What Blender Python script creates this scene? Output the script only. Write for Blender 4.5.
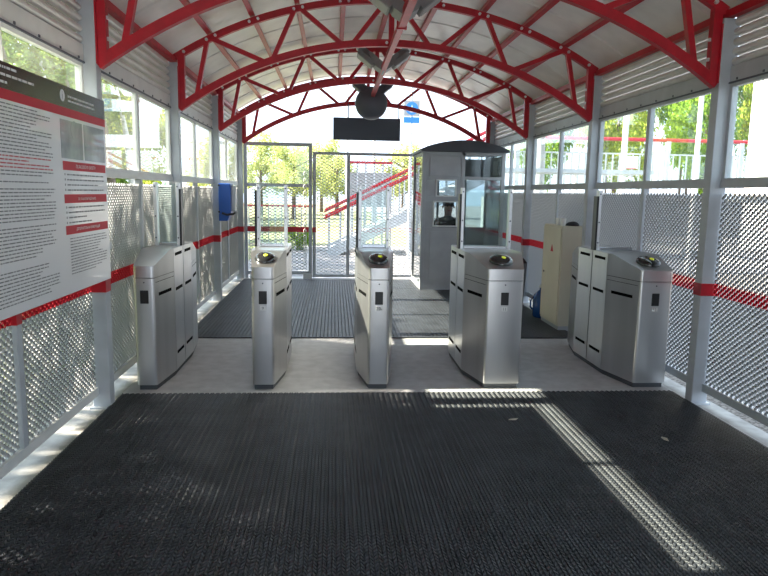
import bpy, bmesh, math, random
from mathutils import Vector, Matrix
random.seed(7)
S = bpy.context.scene
C = S.collection
for _o in list(bpy.data.objects):
    bpy.data.objects.remove(_o)

# ------------------------------------------------------------------ camera
F_PX, PITCH, YAW, ROLL, CAM_H = 657.8, 0.1441, 0.0774, 0.0177, 1.6
def cam_axes():
    cy, sy, cp, sp = math.cos(YAW), math.sin(YAW), math.cos(PITCH), math.sin(PITCH)
    f = Vector((sy*cp, cy*cp, -sp)); r = Vector((cy, -sy, 0)); u = r.cross(f)
    c, s = math.cos(ROLL), math.sin(ROLL)
    return r*c + u*s, u*c - r*s, f
_r, _u, _f = cam_axes()
cd = bpy.data.cameras.new('camera'); co = bpy.data.objects.new('camera', cd); C.objects.link(co)
cd.sensor_fit = 'HORIZONTAL'; cd.sensor_width = 36.0; cd.lens = F_PX/768*36; cd.clip_start = .05; cd.clip_end = 500
M = Matrix((_r, _u, -_f)).transposed().to_4x4(); M.translation = Vector((0, 0, CAM_H)); co.matrix_world = M
S.camera = co

# ------------------------------------------------------------------ world, sun, exposure
w = bpy.data.worlds.new('world'); S.world = w; w.use_nodes = True
bg = w.node_tree.nodes['Background']; bg.inputs[0].default_value = (.70, .84, 1.0, 1); bg.inputs[1].default_value = 1.35
sd = bpy.data.lights.new('sun', 'SUN'); so = bpy.data.objects.new('sun', sd); C.objects.link(so)
sd.energy = 15.0; sd.angle = math.radians(.9); sd.color = (1.0, .90, .74)
so.rotation_euler = (0, math.radians(-55), 0); so.location = (-20, 5, 16)
S.view_settings.view_transform = 'Standard'; S.view_settings.look = 'None'
S.view_settings.exposure = 1.2; S.view_settings.gamma = 1.0; S.view_settings.use_curve_mapping = False

# ------------------------------------------------------------------ materials
def mat(name, col, rough=.5, metal=0.0, var=0.0, vscale=8.0, bump=0.0, bscale=60.0, stretch=None, col2=None, spec=.5, coat=0.0, detail=4.0, lo=.35, hi=.65):
    m = bpy.data.materials.new(name); m.use_nodes = True
    nt = m.node_tree; b = nt.nodes['Principled BSDF']
    b.inputs['Base Color'].default_value = (*col, 1); b.inputs['Roughness'].default_value = rough
    b.inputs['Metallic'].default_value = metal; b.inputs['Specular IOR Level'].default_value = spec
    b.inputs['Coat Weight'].default_value = coat
    if var or col2 or bump:
        tc = nt.nodes.new('ShaderNodeNewGeometry'); mp = nt.nodes.new('ShaderNodeMapping')
        nt.links.new(tc.outputs['Position'], mp.inputs['Vector'])
        if stretch: mp.inputs['Scale'].default_value = stretch
        if var or col2:
            n = nt.nodes.new('ShaderNodeTexNoise'); n.inputs['Scale'].default_value = vscale; n.inputs['Detail'].default_value = detail
            nt.links.new(mp.outputs[0], n.inputs['Vector'])
            rp = nt.nodes.new('ShaderNodeValToRGB'); rp.color_ramp.elements[0].position = lo; rp.color_ramp.elements[1].position = hi
            c2 = col2 if col2 else tuple(min(1, c*(1+var)) for c in col)
            c1 = col if col2 else tuple(c*(1-var) for c in col)
            rp.color_ramp.elements[0].color = (*c1, 1); rp.color_ramp.elements[1].color = (*c2, 1)
            nt.links.new(n.outputs['Fac'], rp.inputs['Fac']); nt.links.new(rp.outputs['Color'], b.inputs['Base Color'])
        if bump:
            n2 = nt.nodes.new('ShaderNodeTexNoise'); n2.inputs['Scale'].default_value = bscale; n2.inputs['Detail'].default_value = 3
            nt.links.new(mp.outputs[0], n2.inputs['Vector'])
            bp = nt.nodes.new('ShaderNodeBump'); bp.inputs['Strength'].default_value = bump; bp.inputs['Distance'].default_value = .01
            nt.links.new(n2.outputs['Fac'], bp.inputs['Height']); nt.links.new(bp.outputs['Normal'], b.inputs['Normal'])
    return m

def glass(name, tint=(.9, .95, .93), dirt=.06, gloss=.06):
    m = bpy.data.materials.new(name); m.use_nodes = True; nt = m.node_tree; nt.nodes.clear()
    out = nt.nodes.new('ShaderNodeOutputMaterial'); tr = nt.nodes.new('ShaderNodeBsdfTransparent'); tr.inputs[0].default_value = (*tint, 1)
    gl = nt.nodes.new('ShaderNodeBsdfGlossy'); gl.inputs['Roughness'].default_value = .02; gl.inputs[0].default_value = (1, 1, 1, 1)
    gg = nt.nodes.new('ShaderNodeNewGeometry'); dp = nt.nodes.new('ShaderNodeVectorMath'); dp.operation = 'DOT_PRODUCT'
    nt.links.new(gg.outputs['Normal'], dp.inputs[0]); nt.links.new(gg.outputs['Incoming'], dp.inputs[1])
    def mth(op, a, b=None):
        n_ = nt.nodes.new('ShaderNodeMath'); n_.operation = op
        for i_, x_ in enumerate((a, b)):
            if x_ is None: continue
            if isinstance(x_, (int, float)): n_.inputs[i_].default_value = x_
            else: nt.links.new(x_, n_.inputs[i_])
        return n_.outputs[0]
    fr = mth('ADD', mth('MULTIPLY', mth('POWER', mth('SUBTRACT', 1.0, mth('ABSOLUTE', dp.outputs['Value'])), 5.0), .9), .035)
    mx = nt.nodes.new('ShaderNodeMixShader'); nt.links.new(fr, mx.inputs[0]); nt.links.new(tr.outputs[0], mx.inputs[1]); nt.links.new(gl.outputs[0], mx.inputs[2])
    df = nt.nodes.new('ShaderNodeBsdfTranslucent'); df.inputs[0].default_value = (.9, .9, .88, 1)
    tc = nt.nodes.new('ShaderNodeNewGeometry'); no = nt.nodes.new('ShaderNodeTexNoise'); no.inputs['Scale'].default_value = 3; no.inputs['Detail'].default_value = 5
    nt.links.new(tc.outputs['Position'], no.inputs['Vector'])
    mu = nt.nodes.new('ShaderNodeMath'); mu.operation = 'MULTIPLY'; mu.inputs[1].default_value = dirt*2; nt.links.new(no.outputs['Fac'], mu.inputs[0])
    m2 = nt.nodes.new('ShaderNodeMixShader'); nt.links.new(mu.outputs[0], m2.inputs[0]); nt.links.new(mx.outputs[0], m2.inputs[1]); nt.links.new(df.outputs[0], m2.inputs[2])
    nt.links.new(m2.outputs[0], out.inputs[0])
    return m

RED = mat('red_paint', (.43, .005, .018), .38, 0, .12, 12, .04, 90)
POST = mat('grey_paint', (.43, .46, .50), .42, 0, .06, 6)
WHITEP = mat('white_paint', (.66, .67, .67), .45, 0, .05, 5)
LOUV = mat('louver_white', (.68, .67, .67), .35, 0, .06, 6)
SHEET = mat('roof_sheet', (.80, .78, .79), .34, .10, .07, 3.0, .12, 7)
STEEL = mat('brushed_steel', (.60, .60, .61), .31, .94, .06, 5, .05, 120, (1, 1, .06))
STEELT = mat('steel_top', (.62, .64, .67), .22, 1.0, .05, 6)
ALU = mat('aluminium', (.72, .73, .75), .35, .6)
BLACKP = mat('black_plastic', (.012, .012, .014), .35)
SLOTB = mat('slot_black', (.003, .003, .0035), .9, spec=.05)
DARKG = mat('dark_plinth', (.055, .06, .068), .5)
GLOSSB = mat('reader_black', (.02, .02, .022), .12, 0, coat=.6)
RUB = mat('rubber_mat', (.029, .033, .041), .48, 0, .3, 5, .25, 160)
RUB2 = mat('rubber_mat_base', (.010, .011, .013), .6)
CONC = mat('concrete_slab', (.45, .45, .46), .62, 0, .10, 9, .12, 120)
CURB = mat('curb_concrete', (.34, .335, .32), .8, 0, .22, 6, .25, 60)
GROUND = mat('dry_ground', (.20, .17, .12), .95, 0, 0, 1.4, .4, 30, col2=(.16, .20, .06))
GRAVEL = mat('gravel', (.17, .155, .14), .95, 0, .45, 38, .8, 50, lo=.42, hi=.58)
ASPH = mat('asphalt', (.22, .22, .23), .9, 0, .12, 6, .3, 60)
GRASS = mat('grass', (.17, .19, .09), .95, 0, 0, 4, .6, 60, col2=(.28, .28, .16))
PALEC = mat('pale_concrete', (.36, .365, .37), .85, 0, .08, 2)
BEIGE = mat('beige_paint', (.56, .52, .42), .45, 0, .04, 4)
BOOTHM = mat('booth_grey', (.35, .36, .385), .45, .1, .06, 5)
BOOTHD = mat('booth_dark', (.09, .09, .10), .55)
ROOFD = mat('booth_roof', (.05, .055, .07), .5, .1)
BLUE = mat('blue_paint', (.02, .10, .42), .35)
BLUEW = mat('blue_plastic', (.01, .06, .22), .25)
BOARDW = mat('board_white', (.74, .74, .75), .30, 0, coat=.35)
BOARDK = mat('board_black', (.028, .020, .018), .22, spec=.5)
BOARDR = mat('board_red', (.55, .012, .03), .5, spec=.25)
INK = mat('ink_grey', (.17, .17, .18), .5)
INKR = mat('ink_red', (.55, .10, .12), .5)
INKW = mat('ink_white', (.8, .8, .8), .5)
PIC = mat('picture_grey', (.16, .19, .19), .35, 0, 0, 5, col2=(.34, .38, .37), coat=.3)
BARK = mat('bark', (.14, .11, .085), .9, 0, .3, 14, .6, 40)
BIRCH = mat('birch_bark', (.72, .70, .66), .8, 0, 0, 5, .2, 40, (1, 1, 3), col2=(.5, .48, .45))
SKIN = mat('skin', (.55, .33, .25), .55)
HAIR = mat('dark_hair', (.015, .012, .011), .5)
JACKETP = mat('pink_jacket', (.72, .40, .42), .7, 0, .1, 12)
JACKETD = mat('dark_jacket', (.03, .032, .04), .7)
TROUS = mat('dark_trousers', (.05, .05, .065), .8)
FIXG = mat('lamp_housing', (.23, .235, .245), .45, .35, .08, 14)
FIXD = mat('lamp_dark', (.10, .11, .14), .5, .3)
LENS = mat('lamp_lens', (.75, .74, .66), .12)
SCREEN = mat('sign_back', (.055, .07, .10), .45)
SIGNB = mat('sign_blue', (.03, .22, .62), .4)
PAPER = mat('paper', (.75, .75, .74), .8)
STAIR = mat('stair_steel', (.52, .55, .58), .5, .1, .1, 5)
WGL = glass('window_glass', (.93, .96, .94), .02)
LGL = glass('leaf_glass', (.88, .95, .94), .02)
BGL = glass('booth_glass', (.72, .76, .77), .02)
GREEN = mat('lamp_green', (.6, .65, .05), .3)
_b = GREEN.node_tree.nodes['Principled BSDF']; _b.inputs['Emission Color'].default_value = (.75, .85, .05, 1); _b.inputs['Emission Strength'].default_value = .15

def leafmat(name, c1, c2):
    m = bpy.data.materials.new(name); m.use_nodes = True; nt = m.node_tree; nt.nodes.clear()
    out = nt.nodes.new('ShaderNodeOutputMaterial'); d = nt.nodes.new('ShaderNodeBsdfDiffuse'); t = nt.nodes.new('ShaderNodeBsdfTranslucent')
    g = nt.nodes.new('ShaderNodeNewGeometry'); rp = nt.nodes.new('ShaderNodeValToRGB')
    rp.color_ramp.elements[0].color = (*c1, 1); rp.color_ramp.elements[1].color = (*c2, 1)
    nt.links.new(g.outputs['Random Per Island'], rp.inputs[0])
    for s in (d, t): nt.links.new(rp.outputs[0], s.inputs[0])
    mx = nt.nodes.new('ShaderNodeMixShader'); mx.inputs[0].default_value = .45
    nt.links.new(d.outputs[0], mx.inputs[1]); nt.links.new(t.outputs[0], mx.inputs[2]); nt.links.new(mx.outputs[0], out.inputs[0])
    return m
LEAF = [leafmat('leaf_green', (.12, .26, .03), (.36, .50, .08)), leafmat('leaf_yellow', (.22, .34, .05), (.50, .52, .10)), leafmat('leaf_dark', (.08, .16, .03), (.24, .34, .09)), leafmat('leaf_glare_pale', (.34, .40, .14), (.60, .62, .28))]  # last leaf colour is lightened, backlit glare at the far end put into it

# mesh grille paint: galvanised grey with the painted red line at hip height
def grillemat():
    m = mat('expanded_metal', (.46, .47, .48), .45, .35)
    nt = m.node_tree; b = nt.nodes['Principled BSDF']
    g = nt.nodes.new('ShaderNodeNewGeometry'); sx = nt.nodes.new('ShaderNodeSeparateXYZ'); nt.links.new(g.outputs['Position'], sx.inputs[0])
    rp = nt.nodes.new('ShaderNodeValToRGB'); rp.color_ramp.interpolation = 'CONSTANT'
    e = rp.color_ramp.elements; e[0].position = 0; e[0].color = (.46, .47, .48, 1); e[1].position = .427; e[1].color = (.55, .012, .03, 1)
    x = e.new(.475); x.color = (.46, .47, .48, 1)
    mu = nt.nodes.new('ShaderNodeMath'); mu.operation = 'MULTIPLY'; mu.inputs[1].default_value = .5
    nt.links.new(sx.outputs['Z'], mu.inputs[0]); nt.links.new(mu.outputs[0], rp.inputs[0]); nt.links.new(rp.outputs[0], b.inputs['Base Color'])
    return m
GRILLE = grillemat()

# ------------------------------------------------------------------ mesh helpers
class MB:
    def __init__(s): s.v = []; s.f = []; s.m = []; s.cur = 0
    def face(s, idx): s.f.append(tuple(idx)); s.m.append(s.cur)
    def quad(s, a, b, c, d):
        n = len(s.v); s.v += [tuple(a), tuple(b), tuple(c), tuple(d)]; s.face((n, n+1, n+2, n+3)); return s
    def box(s, x0, x1, y0, y1, z0, z1):
        n = len(s.v)
        s.v += [(x, y, z) for z in (z0, z1) for y in (y0, y1) for x in (x0, x1)]
        for q in ((0, 2, 3, 1), (4, 5, 7, 6), (0, 1, 5, 4), (1, 3, 7, 5), (3, 2, 6, 7), (2, 0, 4, 6)): s.face([n+i for i in q])
        return s
    def bar(s, p, q, w_, h_, up=(0, 0, 1)):
        p, q = Vector(p), Vector(q); d = (q-p).normalized(); up = Vector(up)
        a = d.cross(up)
        if a.length < 1e-4: a = d.cross(Vector((1, 0, 0)))
        a.normalize(); b = a.cross(d).normalized(); a *= w_/2; b *= h_/2; n = len(s.v)
        for c in (p, q):
            for e in (-a-b, a-b, a+b, -a+b): s.v.append(tuple(c+e))
        for k in range(4): s.face((n+k, n+(k+1) % 4, n+4+(k+1) % 4, n+4+k))
        s.face((n+3, n+2, n+1, n)); s.face((n+4, n+5, n+6, n+7)); return s
    def loft(s, rings, cap=True, closed=True):
        n = len(s.v); k = len(rings[0])
        for r in rings: s.v += [tuple(p) for p in r]
        for i in range(len(rings)-1):
            for j in range(k if closed else k-1):
                a, b = n+i*k+j, n+i*k+(j+1) % k
                s.face((a, b, b+k, a+k))
        if cap:
            s.face([n+j for j in range(k)][::-1]); s.face([n+(len(rings)-1)*k+j for j in range(k)])
        return s
    def tube(s, pts, r, seg=8, cap=True):
        pts = [Vector(p) for p in pts]; rings = []
        rr = r if isinstance(r, (list, tuple)) else [r]*len(pts)
        for i, p in enumerate(pts):
            d = (pts[min(i+1, len(pts)-1)]-pts[max(i-1, 0)]).normalized()
            a = d.cross(Vector((0, 0, 1)) if abs(d.z) < .95 else Vector((1, 0, 0))).normalized(); b = a.cross(d)
            rings.append([p+(a*math.cos(t)+b*math.sin(t))*rr[i] for t in [2*math.pi*k/seg for k in range(seg)]])
        return s.loft(rings, cap)
    def lathe(s, prof, c=(0, 0, 0), seg=16, axis='z'):
        rings = []
        for r, h in prof:
            ring = []
            for k in range(seg):
                t = 2*math.pi*k/seg; a, b = r*math.cos(t), r*math.sin(t)
                p = (a, b, h) if axis == 'z' else ((a, h, b) if axis == 'y' else (h, a, b))
                ring.append((c[0]+p[0], c[1]+p[1], c[2]+p[2]))
            rings.append(ring)
        return s.loft(rings)
    def build(s, name, m, parent=None, smooth=False, bevel=0, loc=None):
        me = bpy.data.meshes.new(name); me.from_pydata(s.v, [], s.f)
        for x in (m if isinstance(m, (list, tuple)) else [m]): me.materials.append(x)
        if isinstance(m, (list, tuple)): me.polygons.foreach_set('material_index', s.m)
        bm = bmesh.new(); bm.from_mesh(me); bmesh.ops.recalc_face_normals(bm, faces=bm.faces)
        if smooth == 'auto':
            for f_ in bm.faces: f_.smooth = True
            for e_ in bm.edges: e_.smooth = len(e_.link_faces) == 2 and e_.calc_face_angle(3) < .45
        bm.to_mesh(me); bm.free()
        if smooth is True: me.polygons.foreach_set('use_smooth', [True]*len(me.polygons))
        me.update()
        return link(name, me, parent, bevel, loc)
def link(name, me, parent=None, bevel=0, loc=None):
    o = bpy.data.objects.new(name, me); C.objects.link(o)
    if parent: o.parent = parent
    if loc: o.location = loc
    if bevel:
        b = o.modifiers.new('bevel', 'BEVEL'); b.width = bevel; b.segments = 2; b.limit_method = 'ANGLE'
    return o
def tag(o, label=None, cat=None, group=None, kind=None):
    if label: o['label'] = label
    if cat: o['category'] = cat
    if group: o['group'] = group
    if kind: o['kind'] = kind
    return o
def thing(name, label, cat, loc=(0, 0, 0), group=None):
    o = bpy.data.objects.new(name, None); C.objects.link(o); o.location = loc; o.empty_display_size = .2
    return tag(o, label, cat, group)
def copy_tree(o, parent=None):
    c = o.copy(); C.objects.link(c)
    if parent: c.parent = parent
    for ch in list(o.children): copy_tree(ch, c)
    return c
def text_mesh(body, width, height, loc, rot):
    """flat lettering fitted into width x height around loc, turned by the 3x3 matrix rot"""
    cu = bpy.data.curves.new('lettering', 'FONT'); cu.body = body; cu.align_x = 'CENTER'; cu.align_y = 'CENTER'; cu.resolution_u = 2
    t = bpy.data.objects.new('lettering', cu); C.objects.link(t)
    dg = bpy.context.evaluated_depsgraph_get(); dg.update()
    me = bpy.data.meshes.new_from_object(t.evaluated_get(dg)); bpy.data.objects.remove(t)
    if not me.vertices: return me
    xs = [v.co.x for v in me.vertices]; ys = [v.co.y for v in me.vertices]
    sc = min(width/max(1e-6, max(xs)-min(xs)), height/max(1e-6, max(ys)-min(ys)))
    cx, cy = (max(xs)+min(xs))/2, (max(ys)+min(ys))/2
    for v in me.vertices: v.co = rot @ Vector(((v.co.x-cx)*sc, (v.co.y-cy)*sc, 0)) + Vector(loc)
    me.materials.clear()
    return me

# ------------------------------------------------------------------ dimensions
XL, XR, XC = -1.631, 2.820, .5945
YB = [4.860+2.412*i for i in range(-4, 4)]
NB = len(YB)-1; Y0 = YB[0]-.25
Z_RAIL, Z_LOU, Z_TOP, Z_TIP = 1.728, 2.442, 2.90, 2.464
RL, ZL0 = 3.76, -.59          # lower chord arc
RU, ZU0 = 4.25, -.65          # upper chord arc
def zarc(x, R, z0): return z0+math.sqrt(R*R-(x-XC)**2)
MATF, SLAB = 5.10, 7.11       # y where the front mat ends and the rear mat begins

# ------------------------------------------------------------------ ground and floor
def struct(o): return tag(o, kind='structure')
fl = struct(MB().box(XL-.02, XR+.02, Y0-.3, 12.4, -.08, 0.0).build('floor', CONC))
struct(MB().box(XL-.34, XL-.02, Y0-.3, 12.4, -.10, -.012).build('trim_1', CURB))
struct(MB().box(XR+.02, XR+.20, Y0-.3, 12.4, -.10, -.012).build('trim_2', CURB))
struct(MB().box(-70, XL-.34, -25, 90, -.30, -.06).build('ground_left', GROUND))
struct(MB().box(XR+.20, 80, -25, 14.0, -.30, -.06).build('ground_right', GRAVEL))
struct(MB().box(XL-.34, XR+.20, 12.4, 20.0, -.30, -.02).build('pavement', ASPH))
struct(MB().box(XR+.20, 80, 14.0, 90, -.30, -.05).build('ground_far_right', ASPH))
struct(MB().box(XL-.34, XR+.20, 20.0, 90, -.30, -.03).build('ground_far', GRASS))
struct(MB().box(XL-.34, XR+.20, -25, Y0-.3, -.30, -.02).build('pavement_near', ASPH))

# ------------------------------------------------------------------ rubber mats: ribs of slanted rubber bars on a backing
def mat_weave(name, x0, x1, y0, y1, px, py, h, label, near=True):
    root = tag(MB().box(x0, x1, y0, y1, .0005, .006).build(name, RUB2), label, 'mat')
    v = []; f = []
    nx = int((x1-x0)/px); sg = .35*py
    for i in range(nx):
        a = x0+i*px+.0012; b = a+px-.0024; s_ = sg if i % 2 else -sg
        if near:
            y = y0+.01
            while y < y1-.02:
                n = len(v); t = py*.80
                v += [(a, y-s_, .006), (b, y+s_, .006), (b, y+s_+t, .006), (a, y-s_+t, .006)]
                v += [(a+.002, y-s_+.003, h), (b-.002, y+s_+.003, h*.86), (b-.002, y+s_+t-.003, h*.86), (a+.002, y-s_+t-.003, h)]
                f += [(n+4, n+5, n+6, n+7), (n, n+1, n+5, n+4), (n+1, n+2, n+6, n+5), (n+2, n+3, n+7, n+6), (n+3, n, n+4, n+7)]
                y += py
        else:
            n = len(v)
            v += [(a, y0, .006), (b, y0, .006), (b, y1, .006), (a, y1, .006), (a+.003, y0, h), (b-.003, y0, h), (b-.003, y1, h), (a+.003, y1, h)]
            f += [(n+4, n+5, n+6, n+7), (n, n+1, n+5, n+4), (n+1, n+2, n+6, n+5), (n+2, n+3, n+7, n+6), (n+3, n, n+4, n+7)]
    me = bpy.data.meshes.new('rib_weave'); me.from_pydata(v, [], f); me.materials.append(RUB)
    tag(link('rib_weave', me, root), kind='stuff')
    return root
mat_weave('rubber_floor_mat', XL-.01, XR, 1.3, MATF, .0205, .029, .013, 'black ribbed rubber mat covering the floor in front of the turnstiles')
mat_weave('rubber_floor_mat', XL+.01, XR-.05, SLAB, 11.95, .041, .04, .014, 'black ribbed rubber mat behind the turnstiles leading to the gate', near=False)

# ------------------------------------------------------------------ walls
def grille_mesh(wd, ht, lwd=.056, swd=.042, sw=.0225, th=.003):
    """expanded metal lying in the plane x=0, y 0..wd, z 0..ht: slanted strands joined at short bonds"""
    mb = MB(); rows = int(ht/(swd/2)); hl = lwd/2; cols = int(wd/hl)
    dx, dz = sw*.5*.55, sw*.5*.83
    for i in range(rows):
        z = (i+.5)*swd/2; pts = []
        for j in range(cols+1):
            s_ = swd/4 if (i+j) % 2 else -swd/4
            for e in (-.27, .27):
                y = (j+e)*hl
                if 0 <= y <= wd: pts.append((y, z+s_))
        n = len(mb.v)
        for (yy, zz) in pts:
            mb.v += [(-dx, yy, zz-dz), (-dx+th*.8, yy, zz-dz-th*.5), (dx+th*.8, yy, zz+dz-th*.5), (dx, yy, zz+dz)]
        for q in range(len(pts)-1):
            for k in range(4): mb.face((n+q*4+k, n+q*4+(k+1) % 4, n+q*4+4+(k+1) % 4, n+q*4+4+k))
    me = bpy.data.meshes.new('mesh_grille'); me.from_pydata(mb.v, [], mb.f); me.materials.append(GRILLE); me.update()
    return me
PW, PH = (YB[1]-YB[0])/2-.085, Z_RAIL-.05-.19
GR = grille_mesh(PW, PH)
# louver slat of one bay, in local coordinates, rolled bullnose profile facing +x
def slat_mesh(L, h=.062):
    prof = [(-.030, .0), (.006, .001), (.026, .010), (.036, .024), (.034, .040), (.020, .054), (-.006, .063), (-.012, .059), (.014, .050), (.027, .038), (.028, .025), (.020, .014), (.004, .007), (-.030, .006)]
    mb = MB(); mb.loft([[(x, 0, z) for x, z in prof], [(x, L, z) for x, z in prof]])
    me = bpy.data.meshes.new('louver_slat'); me.from_pydata(mb.v, [], mb.f); me.materials.append(LOUV)
    bm = bmesh.new(); bm.from_mesh(me); bmesh.ops.recalc_face_normals(bm, faces=bm.faces); bm.to_mesh(me); bm.free()
    return me
SLAT = slat_mesh(YB[1]-YB[0]-.10)
win_n = [0]
def wall(side):
    s = -1 if side == 'left' else 1
    xi = XL if s < 0 else XR                       # inner face of the posts
    def X(d0, d1):                                  # outward depth range -> x range
        a, b = xi+s*d0, xi+s*d1
        return min(a, b), max(a, b)
    mb = MB()
    for (d0, d1, z0, z1) in ((.08, .13, .095, .155), (.075, .14, Z_RAIL-.05, Z_RAIL), (.08, .14, Z_LOU, Z_LOU+.12), (.09, .13, Z_TOP-.02, Z_TOP+.02)):
        for k in range(NB): mb.box(*X(d0, d1), YB[k]+.05, YB[k+1]-.05, z0, z1)
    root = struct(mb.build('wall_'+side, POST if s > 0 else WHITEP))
    # posts with a painted red band
    a, b = X(0, .125)
    pm = None
    for k, y in enumerate(YB):
        p = MB().box(a, b, y-.05, y+.05, -.012, Z_TOP).build('post', POST if s > 0 else POST, root, bevel=.006)
        bd = MB().box(a-.003, b+.003, y-.053, y+.053, .854, .95).build('red_band', RED, p)
        MB().box(a-.02, b+.02, y-.07, y+.07, -.012, .002).build('base_plate', POST, p)
    for k in range(NB):
        y0, y1 = YB[k]+.05, YB[k+1]-.05; ym = (y0+y1)/2
        m = MB().box(*X(.075, .13), ym-.03, ym+.03, .155, Z_RAIL-.05).build('mullion', POST, root, bevel=.004)
        MB().box(*X(.072, .133), ym-.032, ym+.032, .854, .95).build('red_band', RED, m)
        for yy in (YB[k]+.052, ym+.032):
            g = link('mesh_grille', GR, root, loc=(xi+s*.10, yy, .16)); tag(g, kind='stuff')
            if s > 0: g.scale.x = -1
        # louver slats
        for i in range(5):
            o = link('louver_slat', SLAT, root, loc=(xi+s*.115, y0, Z_LOU+.126+i*.069))
            if s > 0: o.scale.x = -1
        # window of two panes
        win_n[0] += 1
        fm = MB(); z0, z1 = Z_RAIL, Z_LOU
        for (ya, yb) in ((y0, y0+.035), (ym-.03, ym+.03), (y1-.035, y1)): fm.box(*X(.085, .13), ya, yb, z0, z1)
        for (ya, yb) in ((y0+.035, ym-.03), (ym+.03, y1-.035)):
            fm.box(*X(.085, .125), ya, yb, z0, z0+.022); fm.box(*X(.085, .125), ya, yb, z1-.03, z1)
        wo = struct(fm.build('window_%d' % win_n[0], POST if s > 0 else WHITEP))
        for (ya, yb) in ((y0+.035, ym-.03), (ym+.03, y1-.035)):
            MB().box(*X(.101, .107), ya-.005, yb+.005, z0+.015, z1-.02).build('pane', WGL, wo)
        scr = MB()
        for j in range(8):
            ya = y0+.12+j*.30
            if ya > y1-.05: continue
            xa = xi+s*.074
            scr.box(min(xa, xa+s*.01), max(xa, xa+s*.01), ya-.008, ya+.008, Z_LOU+.012, Z_LOU+.028)
        tag(scr.build('rivets', FIXD, wo), kind='stuff')
        MB().box(*X(.072, .082), y0, y1, Z_LOU-.006, Z_LOU+.006).build('drip_line', FIXD, wo)
    return root
wall_l = wall('left'); wall_r = wall('right')

# ------------------------------------------------------------------ roof
RS, ZS0 = RU+.115, ZU0
tm = math.asin((XR+.19-XC)/RS)
def roof_sheet(y0, y1):
    mb = MB(); n = 40; prof = [(y0, 0), (y0+.03, 0), (y0+.045, .022), (y0+.075, .022), (y0+.09, 0), (y1, 0)]
    top = []
    for i in range(n+1):
        t = -tm+2*tm*i/n
        top.append([(XC+(RS+h)*math.sin(t), y, ZS0+(RS+h)*math.cos(t)) for y, h in prof] +
                   [(XC+(RS+.012+h)*math.sin(t), y, ZS0+(RS+.012+h)*math.cos(t)) for y, h in prof[::-1]])
    mb.loft(top)
    return mb
ceil = struct(MB().box(XL-.17, XL-.10, Y0, 12.45, Z_TOP+.055, Z_TOP+.10).build('ceiling', WHITEP))
struct(MB().box(XR+.10, XR+.17, Y0, 12.45, Z_TOP+.055, Z_TOP+.10).build('trim_3', WHITEP))
ys = Y0
while ys < 12.4:
    roof_sheet(ys, min(ys+.79, 12.45)).build('roof_sheet', SHEET, ceil, smooth=False); ys += .785
# purlins
pt = [math.asin(d/RU) for d in (.0001, .50, .98, 1.44, 1.88)]
for sgn in (-1, 1):
    for i, t in enumerate(pt):
        if i == 0 and sgn < 0: continue
        t *= sgn; r = RU+.075
        x, z = XC+r*math.sin(t), ZU0+r*math.cos(t)
        nm = Vector((math.sin(t), 0, math.cos(t)))
        MB().bar((x, Y0+.1, z), (x, 12.35, z), .05, .06, nm).build('purlin', RED, ceil)
    x = XC+sgn*(XR+.05-XC)
    MB().box(x-.03, x+.03, Y0+.1, 12.35, Z_TOP+.002, Z_TOP+.055).build('purlin', RED, ceil)

# ------------------------------------------------------------------ arch trusses (origin on the axis at floor level)
def arch(mb, R, z0, xa, xb, hw, hh, n=36):
    ta, tb = math.asin(xa/R), math.asin(xb/R); rings = []
    for i in range(n+1):
        t = ta+(tb-ta)*i/n
        rings.append([((R+h)*math.sin(t), y, z0+(R+h)*math.cos(t)) for y, h in ((-hw, -hh), (hw, -hh), (hw, hh), (-hw, hh))])
    return mb.loft(rings)
HW = XR-XC
def make_truss():
    root = thing('arch_truss', '', 'truss')
    arch(MB(), RL, ZL0, -HW, HW, .028, .036).build('lower_chord', RED, root)
    arch(MB(), RU, ZU0, -HW-.03, HW+.03, .026, .034).build('upper_chord', RED, root)
    zl = lambda x: ZL0+math.sqrt(RL*RL-x*x); zu = lambda x: ZU0+math.sqrt(RU*RU-x*x)
    bolts = MB()
    def bolt(x, z, r=.016): bolts.lathe([(r, -.046), (r, -.034), (r, -.026)], (x, 0, z), 6, 'y')
    for s in (-1, 1):
        x = s*(HW-.035)
        MB().box(x-.033, x+.033, -.03, .03, zl(HW)+.0, zu(x)).build('end_post', RED, root)
        MB().box(x+s*.030-.005, x+s*.030+.005, -.045, .045, zl(HW)+.0, zl(HW)+.42).build('end_plate', RED, root)
        U1, U2, U3 = s*1.90, s*.985, s*.03
        L0, L1, L2 = s*2.04, s*1.30, s*.47
        for (xa, za, xb, zb) in ((L0, zl(L0), U1+s*.02, zu(U1)), (U1-s*.03, zu(U1), L1+s*.03, zl(L1)), (L1-s*.04, zl(L1), U2+s*.03, zu(U2)), (U2-s*.03, zu(U2), L2+s*.05, zl(L2)), (L2-s*.05, zl(L2), U3+s*.03, zu(U3))):
            MB().bar((xa, 0, za), (xb, 0, zb), .045, .05, (0, 1, 0)).build('web_strut', RED, root)
        for d in (.50, .98, 1.44, 1.88):
            for e in (-.045, .045): bolt(s*d+e, zu(s*d+e))
        bolt(s*2.16, zu(2.16)); bolt(s*.05, zl(.05)); 
        for z in (.03, .16, .30): bolts.box(x-s*.036-.008, x-s*.036+.008, -.012, .012, zl(HW)+z, zl(HW)+z+.024)
    MB().box(-.028, .028, -.026, .026, zl(0), zu(0)).build('king_post', RED, root)
    tag(bolts.build('bolts', ALU, root), kind='stuff')
    return root
TR_LABEL = {2: 'nearest red steel arch truss, above the end of the information board',
            3: 'red steel arch truss just behind the turnstiles', 4: 'red steel arch truss above the blue wall box', 5: 'farthest red arch truss standing over the mesh gate'}
tr0 = make_truss()
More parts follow.
